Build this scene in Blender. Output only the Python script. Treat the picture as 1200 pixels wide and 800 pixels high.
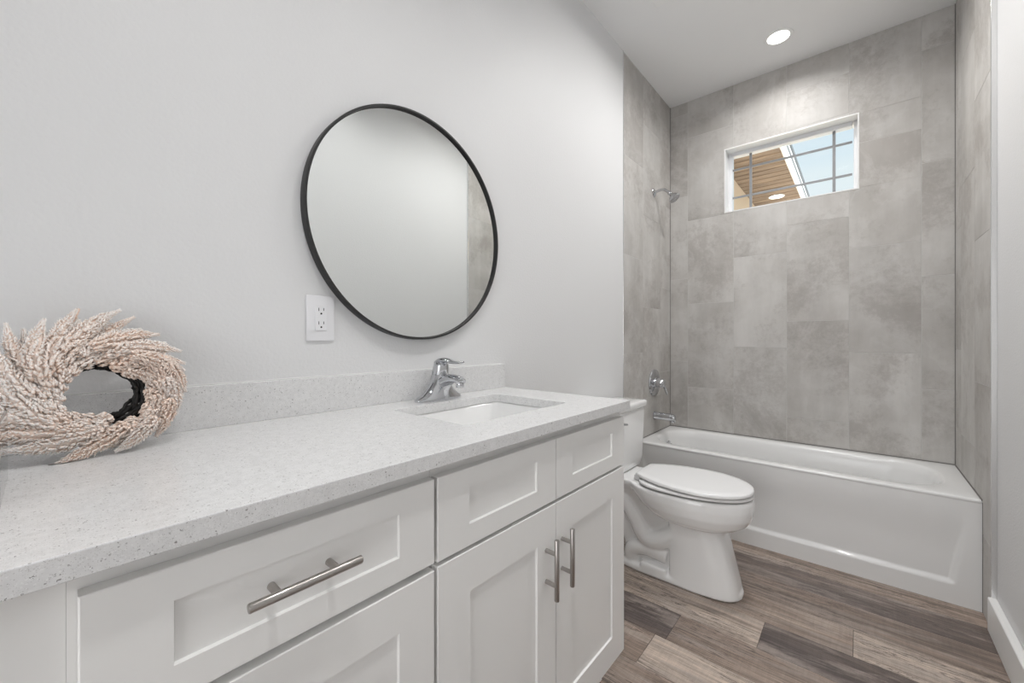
import bpy, bmesh, math, random
from mathutils import Vector, Matrix
S = bpy.context.scene
C = S.collection
for o in list(bpy.data.objects): bpy.data.objects.remove(o)
PI = math.pi

# ------------------------------------------------------------ camera
cam = bpy.data.cameras.new('camera'); camo = bpy.data.objects.new('camera', cam); C.objects.link(camo)
cam.sensor_fit = 'HORIZONTAL'; cam.sensor_width = 36.0; cam.lens = 36.0*473/1200
cam.shift_y = -4/1200; cam.shift_x = 0.5/1200; cam.clip_start = .02
camo.location = (0, -1.126, 1.162)
camo.rotation_euler = (math.radians(90), 0, math.radians(40.7-90))
S.camera = camo
S.view_settings.view_transform = 'Standard'; S.view_settings.look = 'None'
S.view_settings.gamma = 1; S.view_settings.use_curve_mapping = False
S.view_settings.exposure = 0.0

# ------------------------------------------------------------ world: pale blue sky with thin cloud
w = bpy.data.worlds.new('sky'); S.world = w; w.use_nodes = True
nt = w.node_tree; nt.nodes.clear()
out = nt.nodes.new('ShaderNodeOutputWorld'); bg = nt.nodes.new('ShaderNodeBackground')
tc = nt.nodes.new('ShaderNodeTexCoord'); sep = nt.nodes.new('ShaderNodeSeparateXYZ')
ramp = nt.nodes.new('ShaderNodeValToRGB'); nz = nt.nodes.new('ShaderNodeTexNoise')
mp = nt.nodes.new('ShaderNodeMapping'); mp.inputs['Scale'].default_value = (2, 2, 9)
nz.inputs['Scale'].default_value = 1.6; nz.inputs['Detail'].default_value = 6
cr = nt.nodes.new('ShaderNodeValToRGB')
cr.color_ramp.elements[0].position = .46; cr.color_ramp.elements[1].position = .72
mx = nt.nodes.new('ShaderNodeMix'); mx.data_type = 'RGBA'
e = ramp.color_ramp.elements
e[0].position = 0.0; e[0].color = (.93, .97, 1, 1)
e[1].position = .62; e[1].color = (.25, .50, .86, 1)
m_ = ramp.color_ramp.elements.new(.31); m_.color = (.86, .94, 1, 1)
m2_ = ramp.color_ramp.elements.new(.43); m2_.color = (.52, .76, .97, 1)
nt.links.new(tc.outputs['Generated'], sep.inputs[0]); nt.links.new(sep.outputs['Z'], ramp.inputs[0])
nt.links.new(tc.outputs['Generated'], mp.inputs[0]); nt.links.new(mp.outputs[0], nz.inputs['Vector'])
nt.links.new(nz.outputs['Fac'], cr.inputs[0]); nt.links.new(cr.outputs[0], mx.inputs['Factor'])
nt.links.new(ramp.outputs[0], mx.inputs['A']); mx.inputs['B'].default_value = (.9, .95, 1, 1)
nt.links.new(mx.outputs['Result'], bg.inputs[0]); bg.inputs[1].default_value = 1.0
nt.links.new(bg.outputs[0], out.inputs[0])

sun = bpy.data.lights.new('sun', 'SUN'); sun.energy = 9; sun.angle = .01
suno = bpy.data.objects.new('sun', sun); C.objects.link(suno)
suno.rotation_euler = (math.radians(48), 0, math.radians(-12)); suno.location = (3, -6, 6)

def area(name, loc, sx, sy, power, rot=(0,0,0), col=(1,1,1), shape='RECTANGLE'):
    l = bpy.data.lights.new(name, 'AREA'); l.shape = shape; l.size = sx
    if shape == 'RECTANGLE': l.size_y = sy
    l.energy = power; l.color = col
    o = bpy.data.objects.new(name, l); C.objects.link(o); o.location = loc; o.rotation_euler = rot
    return o
# unseen fill lamp in the added hall, evening out the room through the doorway
area('hall_fill_light', (-1.9, -.92, 1.15), 2.0, 1.3, 28, (0, math.radians(-90), 0), (.985, .99, 1))
# tub light, then unseen ones added for even light (fixtures are built further down at the same spots)
LAMPS = [(2.886, -.76), (2.20, -.80), (1.15, -1.0), (.2, -1.0)]
LAMP_W = [3.6, 12, 4.5, 5.5]

# ------------------------------------------------------------ helpers
def mat(name, col, rough=.5, metal=0, **k):
    m = bpy.data.materials.new(name); m.use_nodes = True
    b = m.node_tree.nodes['Principled BSDF']
    b.inputs['Base Color'].default_value = (*col, 1); b.inputs['Roughness'].default_value = rough
    b.inputs['Metallic'].default_value = metal
    for kk, v in k.items():
        b.inputs[kk.replace('_', ' ')].default_value = v
    return m
def nodes(m): return m.node_tree.nodes, m.node_tree.links, m.node_tree.nodes['Principled BSDF']
def add_bump(m, scale, strength, dist=.002, detail=3, vec=None):
    n, l, b = nodes(m)
    t = n.new('ShaderNodeTexCoord'); z = n.new('ShaderNodeTexNoise'); u = n.new('ShaderNodeBump')
    z.inputs['Scale'].default_value = scale; z.inputs['Detail'].default_value = detail
    u.inputs['Strength'].default_value = strength; u.inputs['Distance'].default_value = dist
    l.new(t.outputs['Object'], z.inputs['Vector']); l.new(z.outputs['Fac'], u.inputs['Height']); l.new(u.outputs[0], b.inputs['Normal'])

def obj(name, bm, m, parent=None, smooth=False, kind=None, recalc=True, auto=None):
    if recalc: bmesh.ops.recalc_face_normals(bm, faces=bm.faces)
    me = bpy.data.meshes.new(name); bm.to_mesh(me); bm.free()
    o = bpy.data.objects.new(name, me); C.objects.link(o)
    if m: me.materials.append(m)
    if smooth or auto:
        for p in me.polygons: p.use_smooth = True
    if auto:
        me.set_sharp_from_angle(angle=math.radians(auto))
    if parent: o.parent = parent
    if kind: o['kind'] = kind
    return o
def thing(name, label, cat, loc=(0,0,0), group=None, rz=0):
    o = bpy.data.objects.new(name, None); C.objects.link(o); o.location = loc; o.rotation_euler = (0,0,rz)
    o.empty_display_size = .05
    o['label'] = label; o['category'] = cat
    if group: o['group'] = group
    return o
def tag(o, label, cat, group=None):
    o['label'] = label; o['category'] = cat
    if group: o['group'] = group
    return o
def box(bm, a, b, bev=0, seg=2):
    x0,y0,z0 = a; x1,y1,z1 = b
    r = bmesh.ops.create_cube(bm, size=1)
    vs = r['verts']
    for v in vs:
        v.co = Vector(((x0+x1)/2+v.co.x*(x1-x0), (y0+y1)/2+v.co.y*(y1-y0), (z0+z1)/2+v.co.z*(z1-z0)))
    if bev:
        es = list({e for v in vs for e in v.link_edges})
        bmesh.ops.bevel(bm, geom=es, offset=bev, segments=seg, affect='EDGES', profile=.5)
    return vs
def loft(bm, rings, caps=True, closed=False):
    L = [[bm.verts.new(p) for p in r] for r in rings]; n = len(L[0])
    for a, b in zip(L, L[1:]):
        for i in range(n): bm.faces.new((a[i], a[(i+1)%n], b[(i+1)%n], b[i]))
    if closed:
        a, b = L[-1], L[0]
        for i in range(n): bm.faces.new((a[i], a[(i+1)%n], b[(i+1)%n], b[i]))
    elif caps:
        bm.faces.new(L[0][::-1]); bm.faces.new(L[-1])
    return L
def tube(bm, pts, r, n=12, caps=True, flat=1.0):
    """swept tube; r number or list"""
    pts = [Vector(p) for p in pts]; rings = []; up = None
    for i, p in enumerate(pts):
        t = (pts[min(i+1, len(pts)-1)]-pts[max(i-1, 0)]).normalized()
        if up is None:
            up = Vector((0,0,1)) if abs(t.z) < .9 else Vector((1,0,0))
        s = t.cross(up).normalized(); up = s.cross(t).normalized()
        rr = r[i] if isinstance(r, (list, tuple)) else r
        rings.append([p + (s*math.cos(2*PI*k/n) + up*flat*math.sin(2*PI*k/n))*rr for k in range(n)])
    loft(bm, rings, caps)
def lathe(bm, prof, n=32, M=None, caps=True):
    M = M or Matrix()
    rings = [[M @ Vector((r*math.cos(2*PI*k/n), r*math.sin(2*PI*k/n), z)) for k in range(n)] for r, z in prof]
    loft(bm, rings, caps)
def rrect(cx, cy, hx, hy, r, n=6):
    pts = []
    for sx, sy, a0 in ((1,1,0),(-1,1,90),(-1,-1,180),(1,-1,270)):
        for k in range(n+1):
            a = math.radians(a0 + 90*k/n)
            pts.append((cx+sx*(hx-r)+r*math.cos(a), cy+sy*(hy-r)+r*math.sin(a)))
    return pts
def spline(P, n):
    """Catmull-Rom through P with n points per segment"""
    P = [Vector(p) for p in P]; out = []
    for i in range(len(P)-1):
        p0 = P[max(i-1,0)]; p1 = P[i]; p2 = P[i+1]; p3 = P[min(i+2,len(P)-1)]
        for k in range(n):
            t = k/n
            out.append(.5*((2*p1)+(p2-p0)*t+(2*p0-5*p1+4*p2-p3)*t*t+(3*p1-p0-3*p2+p3)*t**3))
    out.append(P[-1]); return out
def smoothstep(a, b, x):
    t = max(0, min(1, (x-a)/(b-a))); return t*t*(3-2*t)

# ------------------------------------------------------------ materials
WALLC = (.765, .767, .77)
m_wall = mat('wall_paint', WALLC, .55); add_bump(m_wall, 130, .55, .0016, 3)
m_ceil = mat('ceiling_paint', (.86,.86,.86), .8); add_bump(m_ceil, 120, .3, .001, 3)
m_trim = mat('trim_paint', (.86,.86,.85), .35)
m_cab = mat('cabinet_paint', (.90,.895,.88), .33)
m_cabin = mat('cabinet_inside', (.62,.60,.56), .6)
m_cer = mat('white_ceramic', (.90,.90,.895), .08, Coat_Weight=.5, Coat_Roughness=.03)
m_seat = mat('seat_plastic', (.90,.90,.90), .16)
m_tub = mat('tub_enamel', (.84,.84,.835), .24, Coat_Weight=.3, Coat_Roughness=.05)
m_chrome = mat('chrome', (.60,.61,.63), .07, 1)
m_nickel = mat('brushed_nickel', (.45,.425,.405), .30, 1)
m_black = mat('black_metal', (.018,.018,.018), .38)
m_mirror = mat('mirror_glass', (.84,.86,.85), .0, 1)
m_dark = mat('dark_slot', (.03,.03,.03), .5)
m_plastic = mat('outlet_plastic', (.83,.83,.85), .3)
m_vinyl = mat('window_vinyl', (.82,.83,.85), .35)
m_grid = mat('window_grid', (.27,.28,.29), .4)
m_alu = mat('trim_metal', (.80,.80,.80), .18, 1)
m_stucco = mat('stucco', (.72,.56,.40), .9); add_bump(m_stucco, 60, .5, .004)
m_fascia = mat('fascia_white', (.85,.85,.85), .5)
m_gutter = mat('gutter_grey', (.16,.17,.18), .5)
m_roof = mat('roof_shingle', (.12,.12,.12), .9)
m_caulk = mat('caulk', (.8,.8,.79), .5)
m_vine = mat('dark_vine', (.006,.005,.005), .7)
m_acryl = mat('clear_acrylic', (.97,.98,.99), .02, 0, Transmission_Weight=1.0, IOR=1.45)
m_emit = bpy.data.materials.new('lamp_lens'); m_emit.use_nodes = True
b_ = m_emit.node_tree.nodes['Principled BSDF']; b_.inputs['Emission Color'].default_value = (1,.98,.95,1); b_.inputs['Emission Strength'].default_value = 6
m_pane = bpy.data.materials.new('window_glass'); m_pane.use_nodes = True
n_, l_ = m_pane.node_tree.nodes, m_pane.node_tree.links; n_.clear()
o_ = n_.new('ShaderNodeOutputMaterial'); tr = n_.new('ShaderNodeBsdfTransparent'); gl = n_.new('ShaderNodeBsdfGlossy'); ms = n_.new('ShaderNodeMixShader')
gl.inputs['Roughness'].default_value = .02; tr.inputs[0].default_value = (.95,.97,.96,1)
fr = n_.new('ShaderNodeFresnel'); fr.inputs['IOR'].default_value = 1.12
l_.new(fr.outputs[0], ms.inputs[0]); l_.new(tr.outputs[0], ms.inputs[1]); l_.new(gl.outputs[0], ms.inputs[2]); l_.new(ms.outputs[0], o_.inputs[0])

# quartz: white with small grey specks
m_quartz = mat('speckled_quartz', (.8,.8,.8), .22)
n, l, b = nodes(m_quartz)
t = n.new('ShaderNodeTexCoord')
def speck(scale, thr, size, seedoff):
    mpn = n.new('ShaderNodeMapping'); mpn.inputs['Location'].default_value = (seedoff, seedoff*.7, seedoff*.3)
    v = n.new('ShaderNodeTexVoronoi'); v.inputs['Scale'].default_value = scale; v.inputs['Randomness'].default_value = 1
    l.new(t.outputs['Object'], mpn.inputs[0])
    nzz = n.new('ShaderNodeTexNoise'); nzz.inputs['Scale'].default_value = scale*2.6; nzz.inputs['Detail'].default_value = 4; l.new(mpn.outputs[0], nzz.inputs['Vector'])
    vm = n.new('ShaderNodeVectorMath'); vm.operation = 'MULTIPLY_ADD'; vm.inputs[1].default_value = (1.5/scale,)*3
    l.new(nzz.outputs['Color'], vm.inputs[0]); l.new(mpn.outputs[0], vm.inputs[2]); l.new(vm.outputs[0], v.inputs['Vector'])
    a = n.new('ShaderNodeMath'); a.operation = 'LESS_THAN'; a.inputs[1].default_value = size
    l.new(v.outputs['Distance'], a.inputs[0])
    s = n.new('ShaderNodeSeparateColor'); l.new(v.outputs['Color'], s.inputs[0])
    g = n.new('ShaderNodeMath'); g.operation = 'GREATER_THAN'; g.inputs[1].default_value = thr
    l.new(s.outputs[0], g.inputs[0])
    mu = n.new('ShaderNodeMath'); mu.operation = 'MULTIPLY'; l.new(a.outputs[0], mu.inputs[0]); l.new(g.outputs[0], mu.inputs[1])
    return mu
base = n.new('ShaderNodeTexNoise'); base.inputs['Scale'].default_value = 90; base.inputs['Detail'].default_value = 5
l.new(t.outputs['Object'], base.inputs['Vector'])
rb = n.new('ShaderNodeValToRGB'); rb.color_ramp.elements[0].position = .35; rb.color_ramp.elements[1].position = .65
rb.color_ramp.elements[0].color = (.735,.735,.735,1); rb.color_ramp.elements[1].color = (.80,.80,.80,1)
l.new(base.outputs['Fac'], rb.inputs[0]); prev = rb.outputs[0]
for sc, th, sz, col, f in ((620,.55,.34,(.50,.49,.48),.55),(330,.82,.27,(.24,.23,.22),.7),(400,.7,.35,(.92,.92,.92),.5),(190,.90,.24,(.16,.15,.14),.75)):
    mu = speck(sc, th, sz, sc*.013)
    fm = n.new('ShaderNodeMath'); fm.operation = 'MULTIPLY'; fm.inputs[1].default_value = f; l.new(mu.outputs[0], fm.inputs[0])
    mm = n.new('ShaderNodeMix'); mm.data_type = 'RGBA'; l.new(fm.outputs[0], mm.inputs['Factor']); l.new(prev, mm.inputs['A']); mm.inputs['B'].default_value = (*col,1)
    prev = mm.outputs['Result']
l.new(prev, b.inputs['Base Color'])

# stone look tile; attribute 'tile' = random vec per tile
def tile_material():
    m = mat('stone_tile', (.5,.5,.5), .62); n, l, b = nodes(m)
    at = n.new('ShaderNodeAttribute'); at.attribute_name = 'tile'
    t = n.new('ShaderNodeTexCoord')
    off = n.new('ShaderNodeVectorMath'); off.operation = 'MULTIPLY_ADD'; off.inputs[1].default_value = (37,53,71)
    l.new(at.outputs['Color'], off.inputs[0]); l.new(t.outputs['Object'], off.inputs[2])
    def noise(sc, det, rough, dist=0, lac=2):
        z = n.new('ShaderNodeTexNoise'); z.inputs['Scale'].default_value = sc; z.inputs['Detail'].default_value = det
        z.inputs['Roughness'].default_value = rough; z.inputs['Distortion'].default_value = dist; l.new(off.outputs[0], z.inputs['Vector']); return z
    def rmp(src, p0, c0, p1, c1):
        r = n.new('ShaderNodeValToRGB'); r.color_ramp.elements[0].position = p0; r.color_ramp.elements[0].color = (*c0,1)
        r.color_ramp.elements[1].position = p1; r.color_ramp.elements[1].color = (*c1,1); l.new(src, r.inputs[0]); return r
    big = noise(2.6, 7, .6, .15)
    r1 = rmp(big.outputs['Fac'], .36, (.465,.446,.423), .64, (.585,.57,.55))
    streak_m = n.new('ShaderNodeMapping'); streak_m.inputs['Scale'].default_value = (9, 9, 1.6); l.new(off.outputs[0], streak_m.inputs[0])
    sk = n.new('ShaderNodeTexNoise'); sk.inputs['Scale'].default_value = 1; sk.inputs['Detail'].default_value = 7; sk.inputs['Roughness'].default_value = .6; l.new(streak_m.outputs[0], sk.inputs['Vector'])
    rs = rmp(sk.outputs['Fac'], .35, (.93,.93,.925), .65, (1.07,1.07,1.07))
    m0 = n.new('ShaderNodeMix'); m0.data_type = 'RGBA'; m0.blend_type = 'MULTIPLY'; m0.inputs['Factor'].default_value = 1
    l.new(r1.outputs[0], m0.inputs['A']); l.new(rs.outputs[0], m0.inputs['B'])
    # darker mottled stains gathered in patches
    st = noise(2.4, 5, .6, .3); fine = noise(30, 10, .82, .2)
    a = n.new('ShaderNodeMath'); a.operation = 'MULTIPLY_ADD'; a.inputs[1].default_value = .6; l.new(fine.outputs['Fac'], a.inputs[0]); l.new(st.outputs['Fac'], a.inputs[2])
    r2 = rmp(a.outputs[0], .79, (0,0,0), .93, (.45,.45,.45))
    m1 = n.new('ShaderNodeMix'); m1.data_type = 'RGBA'; l.new(r2.outputs[0], m1.inputs['Factor']); l.new(m0.outputs['Result'], m1.inputs['A']); m1.inputs['B'].default_value = (.30,.272,.25,1)
    # few pale veins
    vn = noise(2.2, 9, .62, .5)
    ab = n.new('ShaderNodeMath'); ab.operation = 'SUBTRACT'; ab.inputs[1].default_value = .5; l.new(vn.outputs['Fac'], ab.inputs[0])
    ab2 = n.new('ShaderNodeMath'); ab2.operation = 'ABSOLUTE'; l.new(ab.outputs[0], ab2.inputs[0])
    r3 = rmp(ab2.outputs[0], .0, (.22,.22,.22), .03, (0,0,0))
    m2 = n.new('ShaderNodeMix'); m2.data_type = 'RGBA'; l.new(r3.outputs[0], m2.inputs['Factor']); l.new(m1.outputs['Result'], m2.inputs['A']); m2.inputs['B'].default_value = (.64,.63,.615,1)
    # rusty rare flecks
    ru = noise(6, 10, .8, .2); r4 = rmp(ru.outputs['Fac'], .66, (0,0,0), .74, (.45,.45,.45))
    m3 = n.new('ShaderNodeMix'); m3.data_type = 'RGBA'; l.new(r4.outputs[0], m3.inputs['Factor']); l.new(m2.outputs['Result'], m3.inputs['A']); m3.inputs['B'].default_value = (.36,.28,.23,1)
    # per tile tint
    sc = n.new('ShaderNodeSeparateColor'); l.new(at.outputs['Color'], sc.inputs[0])
    mr = n.new('ShaderNodeMapRange'); mr.inputs['To Min'].default_value = .965; mr.inputs['To Max'].default_value = 1.035; l.new(sc.outputs[1], mr.inputs[0])
    vm = n.new('ShaderNodeVectorMath'); vm.operation = 'SCALE'; l.new(m3.outputs['Result'], vm.inputs[0]); l.new(mr.outputs[0], vm.inputs['Scale'])
    l.new(vm.outputs[0], b.inputs['Base Color'])
    u = n.new('ShaderNodeBump'); u.inputs['Strength'].default_value = .15; u.inputs['Distance'].default_value = .001
    l.new(fine.outputs['Fac'], u.inputs['Height']); l.new(u.outputs[0], b.inputs['Normal'])
    return m
m_tile = tile_material()
m_grout = mat('grout', (.60,.59,.575), .8)

# wood plank floor: attribute 'plank' = (random, tone, warm)
def floor_material():
    m = mat('plank_floor', (.3,.2,.15), .42); n, l, b = nodes(m)
    at = n.new('ShaderNodeAttribute'); at.attribute_name = 'plank'
    sc = n.new('ShaderNodeSeparateColor'); l.new(at.outputs['Color'], sc.inputs[0])
    t = n.new('ShaderNodeTexCoord')
    mp0 = n.new('ShaderNodeVectorMath'); mp0.operation = 'SCALE'; l.new(sc.outputs[0], mp0.inputs['Scale']); mp0.inputs[0].default_value = (31,17,7)
    ad = n.new('ShaderNodeVectorMath'); ad.operation = 'ADD'; l.new(t.outputs['Object'], ad.inputs[0]); l.new(mp0.outputs[0], ad.inputs[1])
    def noise(sx, sy, det, rough, dist):
        mpn = n.new('ShaderNodeMapping'); mpn.inputs['Scale'].default_value = (sx, sy, 1); l.new(ad.outputs[0], mpn.inputs[0])
        z = n.new('ShaderNodeTexNoise'); z.inputs['Scale'].default_value = 1; z.inputs['Detail'].default_value = det
        z.inputs['Roughness'].default_value = rough; z.inputs['Distortion'].default_value = dist; l.new(mpn.outputs[0], z.inputs['Vector']); return z
    def rmp(src, els):
        r = n.new('ShaderNodeValToRGB'); ce = r.color_ramp.elements
        ce[0].position = els[0][0]; ce[0].color = (*els[0][1],1); ce[1].position = els[-1][0]; ce[1].color = (*els[-1][1],1)
        for p, c in els[1:-1]:
            q = ce.new(p); q.color = (*c,1)
        l.new(src, r.inputs[0]); return r
    g1 = noise(34, 1.8, 10, .74, 1.2); g2 = noise(150, 3.0, 8, .8, .5); g3 = noise(9, 1.1, 7, .68, 1.6)
    tn = noise(7, 1.0, 4, .6, .8)
    tadd = n.new('ShaderNodeMath'); tadd.operation = 'MULTIPLY_ADD'; tadd.inputs[1].default_value = 1.0; l.new(tn.outputs['Fac'], tadd.inputs[0]); l.new(sc.outputs[1], tadd.inputs[2])
    tsub = n.new('ShaderNodeMath'); tsub.operation = 'SUBTRACT'; tsub.inputs[1].default_value = .48; tsub.use_clamp = True; l.new(tadd.outputs[0], tsub.inputs[0])
    # tone ramp: dark ↔ mid ↔ light plank
    tone = rmp(tsub.outputs[0], [(0,(.115,.093,.088)), (.35,(.20,.155,.13)), (.6,(.30,.23,.188)), (1,(.50,.415,.35))])
    gr = rmp(g1.outputs['Fac'], [(.30,(.50,.49,.49)), (.48,(.95,.95,.95)), (.66,(1.45,1.45,1.45))])
    mulA = n.new('ShaderNodeMix'); mulA.data_type = 'RGBA'; mulA.blend_type = 'MULTIPLY'; mulA.inputs['Factor'].default_value = 1; mulA.clamp_result = False
    l.new(tone.outputs[0], mulA.inputs['A']); l.new(gr.outputs[0], mulA.inputs['B'])
    gr2 = rmp(g2.outputs['Fac'], [(.3,(.58,.58,.58)), (.7,(1.38,1.38,1.38))])
    mulB = n.new('ShaderNodeMix'); mulB.data_type = 'RGBA'; mulB.blend_type = 'MULTIPLY'; mulB.inputs['Factor'].default_value = 1
    l.new(mulA.outputs['Result'], mulB.inputs['A']); l.new(gr2.outputs[0], mulB.inputs['B'])
    # whitish worn paint
    wr = rmp(g3.outputs['Fac'], [(.47,(0,0,0)), (.62,(.65,.65,.65))])
    mw = n.new('ShaderNodeMix'); mw.data_type = 'RGBA'; l.new(wr.outputs[0], mw.inputs['Factor']); l.new(mulB.outputs['Result'], mw.inputs['A']); mw.inputs['B'].default_value = (.43,.37,.33,1)
    # dark cracks
    ck = noise(26, 1.6, 7, .6, 2.6)
    s1 = n.new('ShaderNodeMath'); s1.operation = 'SUBTRACT'; s1.inputs[1].default_value = .5; l.new(ck.outputs['Fac'], s1.inputs[0])
    s2 = n.new('ShaderNodeMath'); s2.operation = 'ABSOLUTE'; l.new(s1.outputs[0], s2.inputs[0])
    cm = rmp(s2.outputs[0], [(0,(.95,.95,.95)), (.030,(0,0,0))])
    wm = noise(4, 1.1, 3, .5, 0); wmr = rmp(wm.outputs['Fac'], [(.40,(0,0,0)), (.52,(1,1,1))])
    cmm = n.new('ShaderNodeMath'); cmm.operation = 'MULTIPLY'; l.new(cm.outputs[0], cmm.inputs[0]); l.new(wmr.outputs[0], cmm.inputs[1])
    mc = n.new('ShaderNodeMix'); mc.data_type = 'RGBA'; l.new(cmm.outputs[0], mc.inputs['Factor']); l.new(mw.outputs['Result'], mc.inputs['A']); mc.inputs['B'].default_value = (.06,.045,.04,1)
    # cross saw marks
    cs = noise(9, 90, 5, .75, .6); csr = rmp(cs.outputs['Fac'], [(.35,(.90,.90,.90)), (.65,(1.08,1.08,1.08))])
    mcs = n.new('ShaderNodeMix'); mcs.data_type = 'RGBA'; mcs.blend_type = 'MULTIPLY'; mcs.inputs['Factor'].default_value = 1
    l.new(mc.outputs['Result'], mcs.inputs['A']); l.new(csr.outputs[0], mcs.inputs['B'])
    l.new(mcs.outputs['Result'], b.inputs['Base Color'])
    u = n.new('ShaderNodeBump'); u.inputs['Strength'].default_value = .25; u.inputs['Distance'].default_value = .001
    l.new(g2.outputs['Fac'], u.inputs['Height']); l.new(u.outputs[0], b.inputs['Normal'])
    return m
m_floor = floor_material()

# soffit boards
m_soffit = mat('soffit_wood', (.3,.2,.12), .55)
n, l, b = nodes(m_soffit); t = n.new('ShaderNodeTexCoord'); mpn = n.new('ShaderNodeMapping'); mpn.inputs['Scale'].default_value = (22, 2.5, 1)
z = n.new('ShaderNodeTexNoise'); z.inputs['Scale'].default_value = 1; z.inputs['Detail'].default_value = 6
r = n.new('ShaderNodeValToRGB'); r.color_ramp.elements[0].color = (.15,.10,.068,1); r.color_ramp.elements[1].color = (.34,.245,.17,1)
r.color_ramp.elements[0].position = .3; r.color_ramp.elements[1].position = .7
l.new(t.outputs['Object'], mpn.inputs[0]); l.new(mpn.outputs[0], z.inputs['Vector']); l.new(z.outputs['Fac'], r.inputs[0]); l.new(r.outputs[0], b.inputs['Base Color'])

# ------------------------------------------------------------ room shell
W = 1.524; XB = 3.227; H = 2.972; XT = 2.385; X0 = -1.0
TT = .016; XTR = 2.45                                     # tile thickness
random.seed(7)
bm = bmesh.new(); box(bm, (X0-.1, 0+TT, 0), (XB+.2, .12, H)); obj('wall_left', bm, m_wall, kind='structure')
bm = bmesh.new(); box(bm, (X0-.1, -W-TT-.12, 0), (XB+.2, -W-TT, H)); wall_r = obj('wall_right', bm, m_wall, kind='structure')
bm = bmesh.new(); box(bm, (X0-.1, -W-.13, H), (XB+.2, .12, H+.1)); obj('ceiling', bm, m_ceil, kind='structure')
# wall behind the camera with a doorway added to let fill light in
bm = bmesh.new()
box(bm, (X0-.1, -.45, 0), (X0, .02, H)); box(bm, (X0-.1, -W-.02, 0), (X0, -1.40, H)); box(bm, (X0-.1, -1.40, 2.1), (X0, -.45, H))
obj('wall_behind', bm, m_wall, kind='structure')
bm = bmesh.new()
box(bm, (X0-.01, -.47, 0), (X0+.02, -.39, 2.16), .003); box(bm, (X0-.01, -1.46, 0), (X0+.02, -1.38, 2.16), .003); box(bm, (X0-.01, -1.38, 2.08), (X0+.02, -.47, 2.16), .003)
obj('trim_1', bm, m_trim, kind='structure')  # casing of the added doorway
# the mirror wall surface outside the shower stands at Y=0 (drywall); tile in the shower stands at the same plane
bm = bmesh.new(); box(bm, (X0, 0, 0), (XT-.001, TT+.001, H)); obj('wall_left', bm, m_wall, kind='structure')
# back wall body with window opening
WY0, WY1, WZ0, WZ1 = -1.121, -.393, 2.074, 2.522
bm = bmesh.new()
xa, xb = XB+TT, XB+.2
box(bm, (xa, -W-.12, 0), (xb, WY0, H)); box(bm, (xa, WY1, 0), (xb, .12, H)); box(bm, (xa, WY0, 0), (xb, WY1, WZ0)); box(bm, (xa, WY0, WZ1), (xb, WY1, H))
obj('wall_back', bm, m_trim, kind='structure')

# tile cladding: columns .317 wide, tiles .634 tall; each tile a bevelled slab standing proud of the grout
def tiles(name, cols, plane, hole=None, z0=.0):
    """cols: list of (a0,a1,[joint z]); plane(a,z,d)->xyz, d = distance out of the wall"""
    bm = bmesh.new(); lay = bm.loops.layers.float_color.new('tile'); g = .0012
    def slab(a0, a1, zz0, zz1, col):
        if a1-a0 < .006 or zz1-zz0 < .006: return
        if hole:
            ha0, ha1, hz0, hz1 = hole
            if a0 < ha1-1e-5 and a1 > ha0+1e-5 and zz0 < hz1-1e-5 and zz1 > hz0+1e-5:
                # split around the hole
                if zz0 < hz0: slab(a0, a1, zz0, hz0, col)
                if zz1 > hz1: slab(a0, a1, hz1, zz1, col)
                q0, q1 = max(zz0,hz0), min(zz1,hz1)
                if a0 < ha0: slab(a0, ha0, q0, q1, col)
                if a1 > ha1: slab(ha1, a1, q0, q1, col)
                return
        e = .0009
        P = [[(a0,zz0),(a1,zz0),(a1,zz1),(a0,zz1)], [(a0+e,zz0+e),(a1-e,zz0+e),(a1-e,zz1-e),(a0+e,zz1-e)]]
        lo = [bm.verts.new(plane(a, z, -.0012)) for a, z in P[0]]; hi = [bm.verts.new(plane(a, z, 0)) for a, z in P[1]]
        fs = [bm.faces.new(hi)] + [bm.faces.new((lo[i], lo[(i+1)%4], hi[(i+1)%4], hi[i])) for i in range(4)]
        for f in fs:
            for lp in f.loops: lp[lay] = col
    for a0, a1, js in cols:
        zs = [z0]+sorted(j for j in js if z0 < j < H)+[H]
        for q0, q1 in zip(zs, zs[1:]):
            slab(a0+g, a1-g, q0+g, q1-g, (random.random(), random.random(), random.random(), 1))
    return obj(name, bm, m_tile, kind='structure')
def js(j): return [j+.634*k for k in range(-3, 6)]
yj = [0, -.132, -.447, -.763, -1.081, -1.394, -W]
jz = [js(.983), js(.789), js(1.101), [.005,.639,1.273,1.907,2.541,2.793], js(1.075), js(.875)]
cols = [(yj[i+1], yj[i], jz[i]) for i in range(6)]
tiles('wall_back_tile', cols, lambda a, z, d: (XB-d, a, z), hole=(WY0, WY1, WZ0, WZ1), z0=.44)
bm = bmesh.new()
for (a,b_,c,d) in ((-W,0,.44,WZ0),(-W,0,WZ1,H),(-W,WY0,WZ0,WZ1),(WY1,0,WZ0,WZ1)): box(bm, (XB+.0012, a, c), (XB+TT, b_, d))
obj('wall_back_grout', bm, m_grout, kind='structure')
xl = [XT+.004, 2.70, 3.017, XB]
jl = [js(1.696), js(1.375), js(1.54)]
tiles('wall_left_tile', [(xl[i], xl[i+1], jl[i]) for i in range(3)], lambda a, z, d: (a, 0-d, z), z0=.0)
tiles('wall_right_tile', [(XTR+.004, 2.757, js(.965)), (2.757, 3.074, js(1.303)), (3.074, XB, js(1.1))], lambda a, z, d: (a, -W+d, z), z0=0)
bm = bmesh.new(); box(bm, (XT+.004, .0012, 0), (XB+TT, TT, H)); obj('wall_left_grout', bm, m_grout, kind='structure')
bm = bmesh.new(); box(bm, (XTR+.004, -W-TT, 0), (XB+TT, -W-.0012, H)); obj('wall_right_grout', bm, m_grout, kind='structure')
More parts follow.
